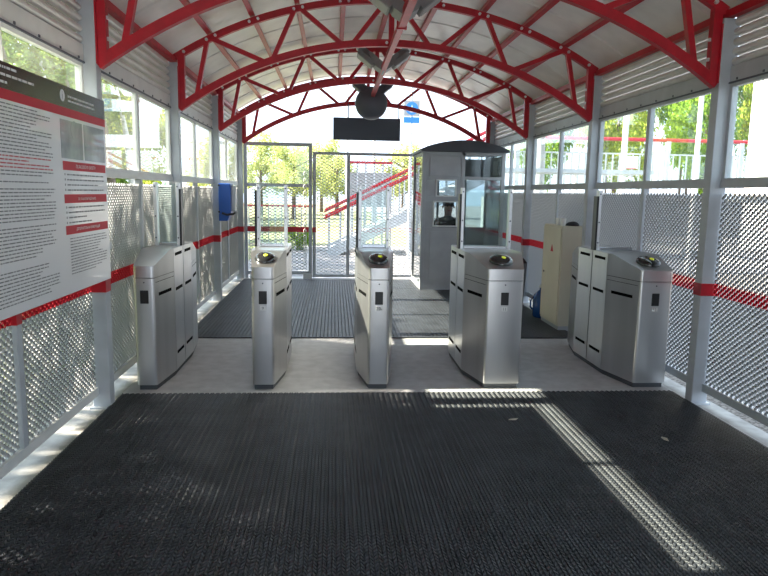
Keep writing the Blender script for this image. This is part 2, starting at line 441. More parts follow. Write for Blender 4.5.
for k in (2, 3, 4, 5):
    o = tr0 if k == 2 else copy_tree(tr0)
    o.location = (XC, YB[k+2], 0); tag(o, TR_LABEL[k], 'truss', 'red arch trusses under the roof')

# centre beam under the trusses
bm_ = thing('ceiling_beam', 'red box beam running under the truss crowns along the centre', 'beam', (XC, 2.4, ZL0+RL-.036))
MB().box(-.032, .032, 0, 3.75, -.075, 0).build('beam_section', RED, bm_)
MB().box(-.028, .028, 3.75, 9.72, -.06, 0).build('beam_section', RED, bm_)
MB().box(-.045, .045, 3.735, 3.765, -.085, .0).build('splice_plate', RED, bm_)

# floodlights hung on the beam
def flood(loc, label, dark=False):
    m = FIXD if dark else FIXG
    root = thing('ceiling_floodlight', label, 'floodlight', loc, 'twin floodlights under the centre beam'); root.scale = (.78, .78, .78)
    # bracket: pentagonal plate saddle below the beam
    prof = [(-.24, .16), (-.13, -.03), (0, -.115), (.13, -.03), (.24, .16), (.20, .18), (0, .02), (-.20, .18)]
    MB().loft([[(x, -.17, z) for x, z in prof], [(x, .17, z) for x, z in prof]]).build('saddle_bracket', m, root)
    for s in (-1, 1):
        R = Matrix.Rotation(s*math.radians(-38), 3, 'Y'); c = Vector((s*.255, 0, .115))
        def T(p): return c+R @ Vector(p)
        rings = [[T((x*k1, y*k1, z)) for x, y in ((-.15, -.17), (.15, -.17), (.15, .17), (-.15, .17))] for z, k1 in ((-.07, 1.0), (.0, 1.0), (.09, .62))]
        h = MB().loft(rings).build('lamp_housing', m, root, bevel=.008)
        MB().loft([[T((x, y, z)) for x, y in ((-.13, -.15), (.13, -.15), (.13, .15), (-.13, .15))] for z in (-.078, -.071)]).build('lens', FIXD if dark else BOOTHM, h)
        for i in range(7):
            MB().loft([[T((x, y, z)) for x, y in ((s*.10, -.14+i*.046), (s*.175, -.14+i*.046), (s*.175, -.128+i*.046), (s*.10, -.128+i*.046))] for z in (-.02, .085)]).build('cooling_fin', m, h)
        MB().lathe([(.045, -.05), (.05, 0), (.03, .05)], tuple(T((s*.19, -.09, .03))), 10).build('cable_gland', ALU, root, smooth=True)
    return root
zb = ZL0+RL-.10
flood((XC, 5.9, zb+.085), 'grey twin floodlight hung at the top edge nearest the camera')
flood((XC, 8.45, zb+.085), 'grey twin floodlight hung between the second and third arch')
fd = flood((XC, 10.75, zb+.085), 'dark round-bellied floodlight hung farthest back above the gate', True)
MB().lathe([(.05, -.22), (.24, -.20), (.32, -.10), (.33, .05), (.28, .14), (.05, .18)], (-.02, 0, -.20), 28, 'y').build('round_drum', FIXD, fd, smooth=True)

# ------------------------------------------------------------------ turnstiles
I3 = Matrix(((1, 0, 0), (0, 0, -1), (0, 1, 0)))       # lettering facing -y
def turnstile(cx, nl, nr, bl, br, label, number, seal, reader=True, pane=True):
    """plan offsets (from cx): nose nl..nr, body bl..br; origin at the nose on the floor"""
    root = thing('turnstile', label, 'turnstile', (cx, 5.21, 0), 'stainless turnstiles across the passage')
    L = 1.6
    def half(y):                                     # left and right outline at depth y
        yy = min(y, L-y)
        if yy < .025:
            ins = .026*(1-math.sqrt(max(0, 1-((.025-yy)/.025)**2)))
            return nl+ins, nr-ins
        t = min(1, (yy-.025)/.425); return nl+(bl-nl)*t, nr+(br-nr)*t
    def ztop(y): return 1.0+.10*min(1, min(y, L-y)/.37)
    def slab(ylist, z0, z1, m, name, shrink=0, sm=False):
        mb = MB(); rings = []
        for y in ylist:
            a, b = half(y); a += shrink; b -= shrink
            zt = z1(y) if callable(z1) else z1
            rings.append([(a, y, z0), (b, y, z0), (b, y, zt), (a, y, zt)])
        return mb.loft(rings).build(name, m, root, smooth='auto')
    yf = [0, .0015, .005, .011, .018, .025, .37, .447]; ys1 = [.453, .79]; ys2 = [.81, 1.147]; yr = [1.153, 1.23, 1.575, 1.582, 1.589, 1.595, 1.5985, 1.6]
    slab([.03, .04, .45, 1.15, 1.56, 1.57], .0, .05, DARKG, 'plinth', .016)
    for nm, yl in (('front', yf), ('rear', yr)):
        slab(yl, .045, .903, STEEL, nm+'_panel'); slab(yl, .909, ztop, STEEL, nm+'_head')
    for yl in (ys1, ys2): slab(yl, .045, 1.10, STEEL, 'side_panel')
    slab([.02, .45, 1.15, 1.58], .06, lambda y: ztop(y)-.012, BLACKP, 'core', .006)
    # dark slots on both flanks
    def slot(y0, y1, z, h=.026):
        for s in (0, 1):
            pts = []
            for y in (y0, y1):
                e = half(y)[s]; pts.append((e, y))
            o = -.0025 if s == 0 else .0025
            mb = MB(); (ax, ay), (bx, by) = pts
            mb.loft([[(ax+o, ay, z), (ax-o, ay, z), (ax-o, ay, z+h), (ax+o, ay, z+h)], [(bx+o, by, z), (bx-o, by, z), (bx-o, by, z+h), (bx+o, by, z+h)]])
            mb.build('slot', SLOTB, root)
    slot(.09, .37, .755); slot(1.23, 1.51, .755)
    for z in (1.035, .735, .18):
        slot(.50, .74, z); slot(.86, 1.10, z)
    slot(.03, .44, .868, .003); slot(1.16, 1.57, .868, .003)
    # nose fittings
    cxn = (nl+nr)/2
    d = MB().box(cxn-.032, cxn+.032, -.004, .01, .705, .81).build('display_window', BLACKP, root, bevel=.003)
    MB().lathe([(.006, -.004), (.006, .002)], (cxn, 0, .872), 8, 'y').build('lock', FIXD, root)
    if number:
        lb = MB().box(cxn-.024, cxn+.024, -.003, .004, .655, .692).build('number_label', PAPER, root)
        me = text_mesh(number, .03, .024, (cxn, -.0036, .6735), I3); me.materials.append(INK); link('lettering', me, lb)
    if reader:
        # oval dome lying on the sloped head
        rw = min(.10, (nr-nl)*.36+.018); sl = Matrix.Rotation(math.atan(.10/.37), 3, 'X'); c0 = Vector((cxn+(.0 if nr-nl > .25 else .0), .175, ztop(.175)))
        rings = []
        for r, h in ((1.0, -.004), (1.0, .010), (.93, .024), (.75, .036), (.45, .044), (.08, .047)):
            rings.append([c0+sl @ Vector((rw*r*math.cos(t), .105*r*math.sin(t), h)) for t in [2*math.pi*i/28 for i in range(28)]])
        rd = MB().loft(rings).build('card_reader', GLOSSB, root, smooth=True)
        rings = [[c0+sl @ Vector((.018*r*math.cos(t)+.012, .024*r*math.sin(t)-.025, h)) for t in [2*math.pi*i/16 for i in range(16)]] for r, h in ((1, .040), (1, .0475), (.6, .049))]
        MB().loft(rings).build('indicator_light', GREEN, rd, smooth=True)
    # glass leaf folded back into the middle slot between two flat guide posts
    MB().box(bl+.05, br-.05, .77, .83, 1.10, 1.128).build('leaf_clamp', STEELT, root, bevel=.004)
    if pane: MB().box(bl+.03, br-.03, .794, .804, 1.10, 1.645).build('glass_leaf', LGL, root)
    for s, e in ((-1, bl+.028), (1, br-.028)):
        if s > 0 and not pane: continue
        p = MB().box(e-.014, e+.014, .765, .835, 1.09, 1.655).build('guide_post', ALU, root, bevel=.003)
        for z in (1.17, 1.36, 1.62): MB().lathe([(.007, -.003), (.007, .004)], (e, .764, z), 8, 'y').build('bolt', FIXD, p)
        if s == seal or seal == 0: MB().box(e+s*.023-.009, e+s*.023+.009, .758, .842, 1.101, 1.60).build('rubber_seal', BLACKP, root)
    return root
turnstile(-1.475, -.082, .080, -.125, .125, 'leftmost stainless turnstile standing against the left mesh wall', '', 1, reader=False)
turnstile(-.555, -.093, .085, -.147, .150, 'narrow stainless turnstile second from the left, numbered 9', '9', -1)
turnstile(.365, -.088, .090, -.160, .150, 'narrow stainless turnstile in the middle with one sunlit flank, numbered 10', '10', -1)
turnstile(1.395, -.155, .155, -.25, .25, 'wide stainless turnstile second from the right in front of the booth', '11', -1)
turnstile(2.665, -.14, .145, -.235, .185, 'rightmost wide stainless turnstile beside the right mesh wall', '12', -1, pane=False)

# ------------------------------------------------------------------ information board on the left wall
ROTL = Matrix(((0, 0, 1), (1, 0, 0), (0, 1, 0)))      # lettering reading along +y, facing +x
BX = -1.56
board = thing('information_board', 'large white information board with black and red header on the left wall', 'notice board', (BX, 3.6, .97))
def bq(name, y0, y1, z0, z1, m, d=.001, parent=None):
    return MB().box(.0+d-.001, d, y0-3.6, y1-3.6, z0-.97, z1-.97).build(name, m, parent or board)
MB().box(-.02, 0, 2.45-3.6, 4.72-3.6, 0, 1.21).build('panel', BOARDW, board, bevel=.002)
hd = bq('header_band', 2.45, 4.72, 2.055, 2.18, BOARDK, .0012)
bq('red_stripe', 2.45, 4.72, 2.006, 2.055, BOARDR, .0012)
for yy in (2.5, 4.84): MB().box(-.075, -.02, yy-3.6-.04-.02, yy-3.6-.02, .2, .25).build('bracket', POST, board)
def greek(y0, y1, zs, h, seed, m, parent, name, short=.25):
    rnd = random.Random(seed); mb = MB()
    for i, z in enumerate(zs):
        y = y0; end = y1-(rnd.random()*short*(y1-y0) if rnd.random() < .45 else rnd.random()*.03)
        while y < end:
            wl = .012+rnd.random()*.05; e = min(y+wl, end)
            mb.quad((.0016, y-3.6, z-.97), (.0016, e-3.6, z-.97), (.0016, e-3.6, z+h-.97), (.0016, y-3.6, z+h-.97)); y = e+.008
    return tag(mb.build(name, m, parent), kind='stuff')
greek(2.55, 3.72, [2.150, 2.115], .012, 1, INKW, hd, 'header_text'); greek(2.55, 3.40, [2.08], .012, 2, INKW, hd, 'header_text')
cols = [1.985-i*.0175 for i in range(56)]
g1 = [z for i, z in enumerate(cols) if i not in (14, 15, 16, 17, 20, 22, 33, 44, 45)]
greek(2.52, 3.86, g1, .006, 3, INK, board, 'left_column_text')
greek(2.52, 3.86, [cols[i] for i in (14, 15, 16, 17)], .007, 4, INKR, board, 'left_column_red_text')
for a, b in ((3.97, 4.30), (4.325, 4.69)): bq('picture', a, b, 1.765, 1.985, PIC, .0014)
for n, (zc, tx) in enumerate(((1.723, 'ПО РАЗОВОМУ БИЛЕТУ'), (1.531, 'ПО ТРАНСПОРТНОЙ КАРТЕ'), (1.347, 'ДОПОЛНИТЕЛЬНАЯ ИНФОРМАЦИЯ'))):
    bar_ = bq('heading_bar', 3.98, 4.69, zc-.026, zc+.026, BOARDR, .0016)
    me = text_mesh(tx, .54, .021, (.0022, 4.335-3.6, zc-.97), ROTL); me.materials.append(INKW); link('lettering', me, bar_)
    greek(4.03, 4.66, [zc-.055-i*(.030 if n < 2 else .0175) for i in range(4 if n < 2 else 13)], .008 if n < 2 else .006, 10+n, INK, board, 'right_column_text', .55)
    if n < 2:
        mb = MB()
        for i in range(4):
            z = zc-.056-i*.030-.97; mb.quad((.0016, 3.995-3.6, z), (.0016, 4.008-3.6, z), (.0016, 4.008-3.6, z+.012), (.0016, 3.995-3.6, z+.012))
        tag(mb.build('bullet_marks', INK, board), kind='stuff')
MB().lathe([(.034, .0010), (.034, .0022)], (0, 4.02-3.6, 2.12-.97), 20, 'x').build('emblem_disc', INKW, hd)
me = text_mesh('i', .02, .045, (.0028, 4.02-3.6, 2.12-.97), ROTL); me.materials.append(INK); link('lettering', me, hd)
greek(4.10, 4.62, [2.095, 2.12], .010, 21, INKW, hd, 'header_text')
MB().lathe([(.055, .001), (.055, .0022)], (0, 4.175-3.6, 1.935-.97), 20, 'x').build('picture_disc', PIC, board)

# ------------------------------------------------------------------ blue intercom box on the left wall
bb = thing('wall_phone', 'blue wall-mounted call box on the left wall near the back', 'call box', (-1.63, 9.66, 1.16))
MB().box(0, .17, -.13, .10, .10, .53).build('housing', BLUE, bb, bevel=.012)
MB().loft([[(0, -.125, .10), (.16, -.125, .10), (.12, -.125, 0), (0, -.125, 0)], [(0, .095, .10), (.16, .095, .10), (.12, .095, 0), (0, .095, 0)]]).build('lower_shroud', BLUE, bb, bevel=.008)
MB().box(.17, .225, -.06, .09, .14, .50).build('white_side_panel', WHITEP, bb, bevel=.006)
MB().tube([(.05, -.14, .11), (.12, -.15, .09), (.20, -.12, .10), (.24, -.05, .13)], .016).build('black_handle', BLACKP, bb, smooth=True)
for z in (.13, .5): MB().lathe([(.014, -.148), (.014, -.125)], (.01, 0, z), 8, 'y').build('side_bolt', BLACKP, bb)

# ------------------------------------------------------------------ back fence and gate
YF = 12.21
fe = thing('mesh_fence', 'grey framed mesh fence panel with open top left of the gate', 'fence', (XL, YF, 0))
W = 1.20
for x in (.03, W): MB().box(x-.03, x+.03, -.03, .03, 0, 2.46).build('fence_post', POST, fe)
for z in (2.43, 1.70, .10): MB().box(.06, W-.03, -.02, .02, z-.03, z+.03).build('fence_rail', POST, fe)
g = grille_mesh(W-.12, 1.50, .098, .056, .016); o = link('mesh_grille', g, fe, loc=(.07, 0, .16)); o.rotation_euler.z = -math.pi/2; tag(o, kind='stuff')
MB().box(.06, W-.03, -.028, -.022, .854, .95).build('red_band', RED, fe)
for x in (.10, W-.13): MB().box(x, x+.16, -.06, .03, .0, .085).build('footing', WHITEP, fe)
MB().box(.07, W-.03, -.004, .004, 1.73, 2.40).build('pane', WGL, fe)
ga = thing('mesh_gate', 'tall grey double-leaf mesh gate closing the far end', 'gate', (-.375, YF, 0))
GW = 1.94
for x in (.015, .635, GW): MB().box(x-.03, x+.03, -.025, .025, .02, 2.31).build('gate_stile', POST, ga)
for (a, b) in ((.045, .605), (.665, GW-.03)):
    for z in (2.285, .05): MB().box(a, b, -.02, .02, z-.025, z+.025).build('gate_rail', POST, ga)
    g = grille_mesh(b-a, 2.18, .098, .056, .013); o = link('mesh_grille', g, ga, loc=(a, 0, .075)); o.rotation_euler.z = -math.pi/2; tag(o, kind='stuff')
MB().box(-.02, .05, -.032, -.026, .854, .95).build('red_band', RED, ga)
for i in range(15):
    rg = []
    for k in range(12):
        t = 2*math.pi*k/12; rg.append((1.10+.022*math.cos(t), -.035, .30+i*.115+.04*math.sin(t)))
    MB().tube(rg+[rg[0]], .006, 5, cap=False).build('chain_link', WHITEP, fe, smooth=True)

# hanging sign panel and its rods
hs = thing('hanging_sign', 'dark rectangular sign panel hanging from the farthest arch above the gate', 'sign', (.575, 12.06, 2.52))
MB().box(-.60, .60, -.035, .035, 0, .39).build('panel', SCREEN, hs, bevel=.004)
for x in (-.33, .57):
    MB().box(x-.008, x+.008, -.008, .008, .39, zarc(.575+x, RL, ZL0)-2.52).build('hanger_rod', FIXD, hs)

# ------------------------------------------------------------------ guard booth
BY, BX0, BX1, BD = 10.75, 1.425, 2.79, 1.22
bo = thing('guard_booth', 'grey guard booth with dark curved roof beside the gate', 'booth', (BX0, BY, 0))
bw = BX1-BX0; ZB = 2.27
def bp(name, x0, x1, y0, y1, z0, z1, m=None, p=None, bev=.004): return MB().box(x0, x1, y0, y1, z0, z1).build(name, m or BOOTHM, p or bo, bevel=bev)
bp('base', 0, bw, 0, BD, 0, .09, BOOTHM)
for x in (0, bw-.06): bp('corner_post', x, x+.06, 0, .06, .09, ZB); bp('corner_post', x, x+.06, BD-.06, BD, .09, ZB)
bp('mullion', .64, .70, 0, .06, .09, ZB)
bp('top_rail', .06, bw-.06, 0, .06, ZB-.05, ZB)
bp('front_panel', .06, .64, .01, .05, .09, 1.05); bp('front_panel_inset', .15, .56, -.004, .012, .16, .98)
bp('front_panel', .06, .64, .01, .05, 1.48, 1.56); bp('front_panel', .06, .64, .01, .05, 1.82, ZB-.05); bp('front_panel_inset', .12, .60, -.002, .012, 1.88, 2.2)
bp('front_panel', .06, .19, .01, .05, 1.05, 1.48); bp('front_panel', .06, .23, .01, .05, 1.56, 1.82)
bp('front_panel', .60, .64, .01, .05, 1.05, 1.48); bp('front_panel', .57, .64, .01, .05, 1.56, 1.82)
for (x0, x1, z0, z1) in ((.19, .60, 1.08, 1.46), (.23, .57, 1.57, 1.81)):
    wn = bp('window_frame', x0, x0+.02, -.006, .05, z0, z1, WHITEP)
    MB().box(x1-.02, x1, -.006, .05, z0, z1).box(x0, x1, -.006, .05, z0-.02, z0).box(x0, x1, -.006, .05, z1, z1+.02).build('window_trim', WHITEP, wn)
    MB().box(x0+.02, x1-.02, .025, .03, z0, z1).build('pane', BGL, wn)
bp('window_transom', .70, bw-.06, 0, .06, 1.83, 1.88)
bp('lower_panel', .70, bw-.06, .01, .05, .09, .75)
MB().box(.70, bw-.06, .026, .031, .75, 1.83).build('pane', BGL, bo); MB().box(.70, bw-.06, .026, .031, 1.88, ZB-.05).build('pane', BGL, bo)
MB().box(.02, .025, .06, BD-.06, .09, ZB-.05).build('pane', BGL, bo); bp('left_wall_rail', .01, .05, .06, BD-.06, ZB-.05, ZB)
bp('back_wall_panel', .06, bw-.06, BD-.05, BD-.01, .09, 1.0); bp('back_wall_panel', .06, bw-.06, BD-.05, BD-.01, 1.86, ZB-.05)
MB().box(.06, bw-.06, BD-.035, BD-.03, 1.0, 1.86).build('pane', BGL, bo)
for x in (.45, .95): bp('back_mullion', x-.02, x+.02, BD-.05, BD-.01, 1.0, 1.86)
bp('right_wall_panel', bw-.05, bw-.01, .06, BD-.06, .09, .95); bp('right_wall_panel', bw-.05, bw-.01, .06, BD-.06, 1.84, ZB-.05)
MB().box(bw-.035, bw-.03, .06, BD-.06, .95, 1.84).build('pane', BGL, bo)
bp('notice_paper', bw-.056, bw-.052, .30, .62, 1.92, 2.16, PAPER, bev=0)
bp('shelf', .70, bw-.06, BD-.34, BD-.05, 1.86, 1.89, BOOTHM)
bp('desk', .06, bw-.06, .06, .24, .72, .75, BOOTHD)
n = 14; rg = []
for (y, e) in ((-.10, 1.0), (BD+.10, 1.0)):
    top = [(-.04+(bw+.08)*i/n, y, ZB+.015+.15*math.sin(math.pi*i/n)**.8+.02) for i in range(n+1)]
    rg.append([(-.04, y, ZB), ]+top+[(bw+.04, y, ZB)])
MB().loft(rg).build('roof', ROOFD, bo)

# ------------------------------------------------------------------ people
def person(name, label, loc, rz, joints, edges, radii, paint, mats, head_c, head_r, hair=True, scale=1.0):
    root = thing(name, label, 'person', loc); root.rotation_euler.z = rz
    me = bpy.data.meshes.new('body'); me.from_pydata([joints[k] for k in joints], [(list(joints).index(a), list(joints).index(b)) for a, b in edges], [])
    o = bpy.data.objects.new('body', me); C.objects.link(o)
    sk = o.modifiers.new('skin', 'SKIN'); sk.use_smooth_shade = True
    for i, k in enumerate(joints):
        r = radii[k]; me.skin_vertices[0].data[i].radius = r if isinstance(r, tuple) else (r, r)
        me.skin_vertices[0].data[i].use_root = (k == 'pelvis')
    ss = o.modifiers.new('sub', 'SUBSURF'); ss.levels = 2; ss.render_levels = 2
    dg = bpy.context.evaluated_depsgraph_get(); dg.update()
    m2 = bpy.data.meshes.new_from_object(o.evaluated_get(dg)); bpy.data.objects.remove(o)
    m2.materials.clear()
    for x in mats: m2.materials.append(x)
    for p in m2.polygons: p.material_index = paint(p.center); p.use_smooth = True
    b = link('body', m2, root)
    if hair:
        c = Vector(head_c); rings = []
        for i in range(9):
            a = math.pi/2-i*.21
            rings.append([c+Vector((head_r*1.06*math.cos(a)*math.cos(t), head_r*1.15*math.cos(a)*math.sin(t)+.012, head_r*1.32*math.sin(a)+(.03 if math.sin(t) < -.2 else 0)*(i/8))) for t in [2*math.pi*k/20 for k in range(20)]])
        MB().loft(rings).build('hair', HAIR, root, smooth=True)
        fc = MB()
        for s in (-1, 1):
            fc.lathe([(.004, -.006), (.011, 0), (.004, .006)], (c.x+s*.032, c.y-head_r*1.02, c.z), 8, 'y')
        fc.build('eyes', BLACKP, root)
        MB().loft([[(c.x-.006, c.y-head_r*.98, c.z+.01), (c.x+.006, c.y-head_r*.98, c.z+.01), (c.x, c.y-head_r*1.06, c.z+.01)], [(c.x-.018, c.y-head_r*.98, c.z-.04), (c.x+.018, c.y-head_r*.98, c.z-.04), (c.x, c.y-head_r*1.22, c.z-.035)]]).build('nose', SKIN, root)
        MB().box(c.x-.025, c.x+.025, c.y-head_r*1.03, c.y-head_r*.9, c.z-.072, c.z-.062).build('mouth', BOARDR, root)
        for s in (-1, 1): MB().lathe([(.008, -.01), (.028, 0), (.008, .01)], (c.x+s*head_r*1.02, c.y, c.z-.01), 10, 'x').build('ear', SKIN, root, smooth=True)
    root.scale = (scale,)*3
    return root
def limb_edges(): return [('pelvis', 'waist'), ('waist', 'chest'), ('chest', 'neckb'), ('neckb', 'neck'), ('neck', 'chin'), ('chin', 'crown')] + \
    [e for s in 'LR' for e in (('chest', 'sh'+s), ('sh'+s, 'el'+s), ('el'+s, 'wr'+s), ('wr'+s, 'pa'+s), ('pa'+s, 'fi'+s), ('pelvis', 'hip'+s), ('hip'+s, 'kn'+s), ('kn'+s, 'an'+s), ('an'+s, 'to'+s))] + \
    [(('pa'+s), 'th'+s) for s in 'LR']
RAD = dict(pelvis=(.15, .11), waist=(.135, .10), chest=(.155, .11), neckb=.075, neck=.055, chin=.075, crown=.08)
for s_ in 'LR': RAD.update({'sh'+s_: .07, 'el'+s_: .05, 'wr'+s_: .035, 'pa'+s_: .035, 'fi'+s_: .018, 'th'+s_: .014, 'hip'+s_: .095, 'kn'+s_: .062, 'an'+s_: .042, 'to'+s_: .035})
# passer-by outside the left mesh wall (faces -y in local space)
J = dict(pelvis=(0, 0, .93), waist=(0, .01, 1.08), chest=(0, .01, 1.30), neckb=(0, .01, 1.42), neck=(0, 0, 1.47), chin=(0, -.02, 1.54), crown=(0, -.005, 1.64))
for s_, q in (('L', -1), ('R', 1)):
    J.update({'sh'+s_: (q*.19, .01, 1.37), 'el'+s_: (q*.25, .03+q*.05, 1.10), 'wr'+s_: (q*.25, -.05+q*.10, .88), 'pa'+s_: (q*.25, -.07+q*.11, .81), 'fi'+s_: (q*.245, -.09+q*.11, .72), 'th'+s_: (q*.21, -.11+q*.11, .76),
              'hip'+s_: (q*.10, 0, .88), 'kn'+s_: (q*.10, -.04+q*.08, .48), 'an'+s_: (q*.10, q*.14, .085), 'to'+s_: (q*.11, -.15+q*.14, .035)})
def paint1(c):
    if c.z > 1.455: return 0
    if abs(c.x) > .20 and c.z < .86: return 0
    if c.z > .90 or (abs(c.x) > .19 and c.z > .85): return 1
    return 2 if c.z > .09 else 3
person('person', 'person in a pink jacket and dark trousers walking outside the left mesh wall', (-2.17, 6.75, -.06), math.radians(200), J, limb_edges(), RAD, paint1, [SKIN, JACKETP, TROUS, BLACKP], (0, -.012, 1.60), .082)
# guard sitting in the booth
G = dict(pelvis=(0, .05, .56), waist=(0, .06, .70), chest=(0, .03, .95), neckb=(0, .02, 1.08), neck=(0, .01, 1.13), chin=(0, -.01, 1.20), crown=(0, .005, 1.30))
for s_, q in (('L', -1), ('R', 1)):
    G.update({'sh'+s_: (q*.19, .02, 1.03), 'el'+s_: (q*.24, -.08, .82), 'wr'+s_: (q*.14, -.27, .79), 'pa'+s_: (q*.11, -.33, .785), 'fi'+s_: (q*.06, -.40, .775), 'th'+s_: (q*.05, -.33, .79),
              'hip'+s_: (q*.10, .02, .54), 'kn'+s_: (q*.13, -.29, .55), 'an'+s_: (q*.13, -.20, .17), 'to'+s_: (q*.13, -.32, .125)})
def paint2(c):
    if c.z > 1.105 or (c.y < -.29 and c.z > .70): return 0
    if c.z > .66: return 1
    return 2 if c.z > .17 else 3
person('person', 'guard in a dark jacket sitting behind the booth window', (1.95, 11.22, .05), 0, G, limb_edges(), RAD, paint2, [SKIN, JACKETD, TROUS, BLACKP], (0, -.005, 1.26), .09, scale=1.06)
st = thing('stool', 'dark stool under the guard inside the booth', 'stool', (1.95, 11.27, .09))
MB().lathe([(.19, .30), (.20, .33), (.19, .36)], (0, 0, 0), 20).build('seat', BLACKP, st, smooth=True)
MB().lathe([(.03, .02), (.03, .30)], (0, 0, 0), 12).build('pole', FIXD, st); MB().lathe([(.18, 0), (.17, .02), (.04, .04)], (0, 0, 0), 16).build('foot', FIXD, st)

# ------------------------------------------------------------------ beige cabinet, things on it, blue jug
cb = thing('metal_cabinet', 'beige metal cabinet with red warning triangle by the right wall', 'cabinet', (2.655, 7.50, 0))
MB().box(0, .25, 0, .66, .06, 1.25).build('body', BEIGE, cb, bevel=.006)
MB().box(.01, .24, .01, .65, 0, .06).build('plinth', BOOTHM, cb)
dr = MB().box(-.012, 0, .02, .64, .09, 1.22).build('door', BEIGE, cb, bevel=.003)
MB().loft([[(-.014, y, z) for y, z in ((.25, .93), (.35, .93), (.30, 1.02))], [(-.0125, y, z) for y, z in ((.25, .93), (.35, .93), (.30, 1.02))]]).build('warning_triangle', BOARDR, dr)
MB().lathe([(.012, -.02), (.012, -.012)], (0, .56, .66), 10, 'x').build('lock', FIXD, dr)
for i, (y, x) in enumerate(((7.62, 2.70), (7.78, 2.70))):
    c_ = MB().lathe([(.026, 0), (.036, .085), (.034, .085), (.025, .004)], (0, 0, 0), 16).build('paper_cup', PAPER, smooth=False, loc=(x, y, 1.25))
    tag(c_, ['white cup on the beige cabinet, nearer of two', 'white cup on the beige cabinet, farther of two'][i], 'cup', 'white cups on the cabinet')
bag = []
for i in range(6):
    a = i/5*math.pi/2; bag.append([(.08*math.cos(a)*math.cos(t)*(1+.1*math.sin(3*t)), .08*math.cos(a)*math.sin(t), .05*math.sin(a)) for t in [2*math.pi*k/16 for k in range(16)]])
bag[-1] = [(p[0]*.2+.01, p[1]*.2, .05) for p in bag[0]]
tag(MB().loft(bag).build('cloth_cap', JACKETD, smooth=True, loc=(2.82, 7.62, 1.25)), 'black crumpled cap lying on the beige cabinet', 'cap')
jg = thing('water_jug', 'blue plastic jug on the floor behind the beige cabinet', 'jug', (2.73, 8.35, .014))
MB().lathe([(.10, 0), (.115, .02), (.115, .26), (.10, .30), (.05, .35), (.035, .36), (.035, .39)], (0, 0, 0), 20).build('body', BLUEW, jg, smooth=True)
MB().lathe([(.04, .39), (.04, .42), (.02, .425)], (0, 0, 0), 14).build('lid', WHITEP, jg, smooth=True)
MB().tube([(-.12, 0, .10), (-.15, 0, .14), (-.15, 0, .22), (-.11, 0, .27)], .012).build('handle', BLUEW, jg, smooth=True)
bn = thing('dark_bin', 'black bin standing between the booth and the right wall posts', 'bin', (2.60, 9.35, .014))
MB().loft([[(-.13, -.15, 0), (.13, -.15, 0), (.13, .15, 0), (-.13, .15, 0)], [(-.16, -.18, .62), (.16, -.18, .62), (.16, .18, .62), (-.16, .18, .62)]]).build('body', BOOTHD, bn, bevel=.01)
MB().loft([[(-.165, -.185, .62), (.165, -.185, .62), (.165, .185, .62), (-.165, .185, .62)], [(-.12, -.13, .69), (.12, -.13, .69), (.12, .13, .69), (-.12, .13, .69)]]).build('lid', BLACKP, bn, bevel=.01)
# small leaf litter on the mat
for i, (x, y, lab) in enumerate(((1.28, 4.42, 'small pale scrap lying on the front mat near the bright strip'), (2.20, 4.02, 'dry leaf lying on the mat toward the right wall'))):
    lf = MB(); a = i*1.3+.4; q = [(-.04, 0), (-.015, .018), (.03, .010), (.045, -.002), (.01, -.02)]
    q = [(u*math.cos(a)-v*math.sin(a), u*math.sin(a)+v*math.cos(a)) for u, v in q]
    lf.loft([[(u, v, .0+.3*abs(u)*.4) for u, v in q], [(u, v, .002+.3*abs(u)*.4) for u, v in q]])
    tag(lf.build('dry_leaf', BEIGE, loc=(x, y, .0135)), lab, 'leaf')

# ------------------------------------------------------------------ outside, rear: stairs, signs, poles
sr = thing('outdoor_staircase', 'grey steel staircase with red handrails rising to the right behind the gate', 'staircase', (-.25, 17.0, -.03))
run, rise, ns = .30, .155, 15
for i in range(ns):
    MB().box(.15+i*run, .15+(i+1)*run+.03, 0, 1.6, (i+1)*rise-.04, (i+1)*rise).build('step', STAIR, sr)
for y in (-.03, 1.63):
    MB().bar((.10, y, .02), (.15+ns*run, y, ns*rise+.0), .05, .26, (0, 0, 1)).build('stringer', STAIR, sr)
    for i in range(0, ns+1, 1):
        x = .12+i*run; zb_ = max(0, i*rise-.02)
        MB().box(x-.02, x+.02, y-.02, y+.02, zb_, zb_+1.06).build('baluster', STAIR, sr)
    for dz in (.95, 1.12): MB().bar((0, y, dz), (.12+ns*run, y, ns*rise+dz), .05, .055).build('handrail', RED, sr)
MB().box(.15+ns*run, .15+ns*run+4, 0, 1.6, ns*rise-.10, ns*rise).build('landing', STAIR, sr)
for x in (1.0, 2.4): 
    for y in (.1, 1.5): MB().box(x-.06, x+.06, y-.06, y+.06, -.02, x*.5).build('support_post', STAIR, sr)
# landing railing frame behind the staircase
lf = thing('metal_railing', 'pale grey railing frame with a red top rail behind the staircase', 'railing', (.42, 19.5, -.03))
for x in (0, .25, .5, .75, 1.0, 1.25): MB().box(x-.025, x+.025, -.025, .025, 0, 2.45).build('upright', STAIR, lf)
MB().box(-.03, 1.28, -.03, .03, 2.45, 2.52).build('top_rail', RED, lf)
MB().box(0, 1.25, -.02, .02, 1.2, 1.25).build('mid_rail', STAIR, lf); MB().box(0, 1.25, -.01, .01, 1.25, 2.2).build('infill_panel', PALEC, lf)
lr = thing('metal_railing', 'low red and grey railing left of the staircase foot', 'railing', (-3.2, 20.5, -.03))
for i in range(14): MB().box(i*.2-.015, i*.2+.015, -.015, .015, 0, 1.15).build('upright', STAIR, lr)
for z in (.45, 1.15): MB().box(-.03, 2.63, -.025, .025, z, z+.05).build('top_rail', RED, lr)
ps = thing('pedestrian_sign', 'blue square pedestrian sign with white frame on a tall pole behind the gate', 'road sign', (1.83, 16.0, -.02))
MB().lathe([(.035, 0), (.035, 7.0)], (.0, .05, 0), 10).build('pole', STAIR, ps)
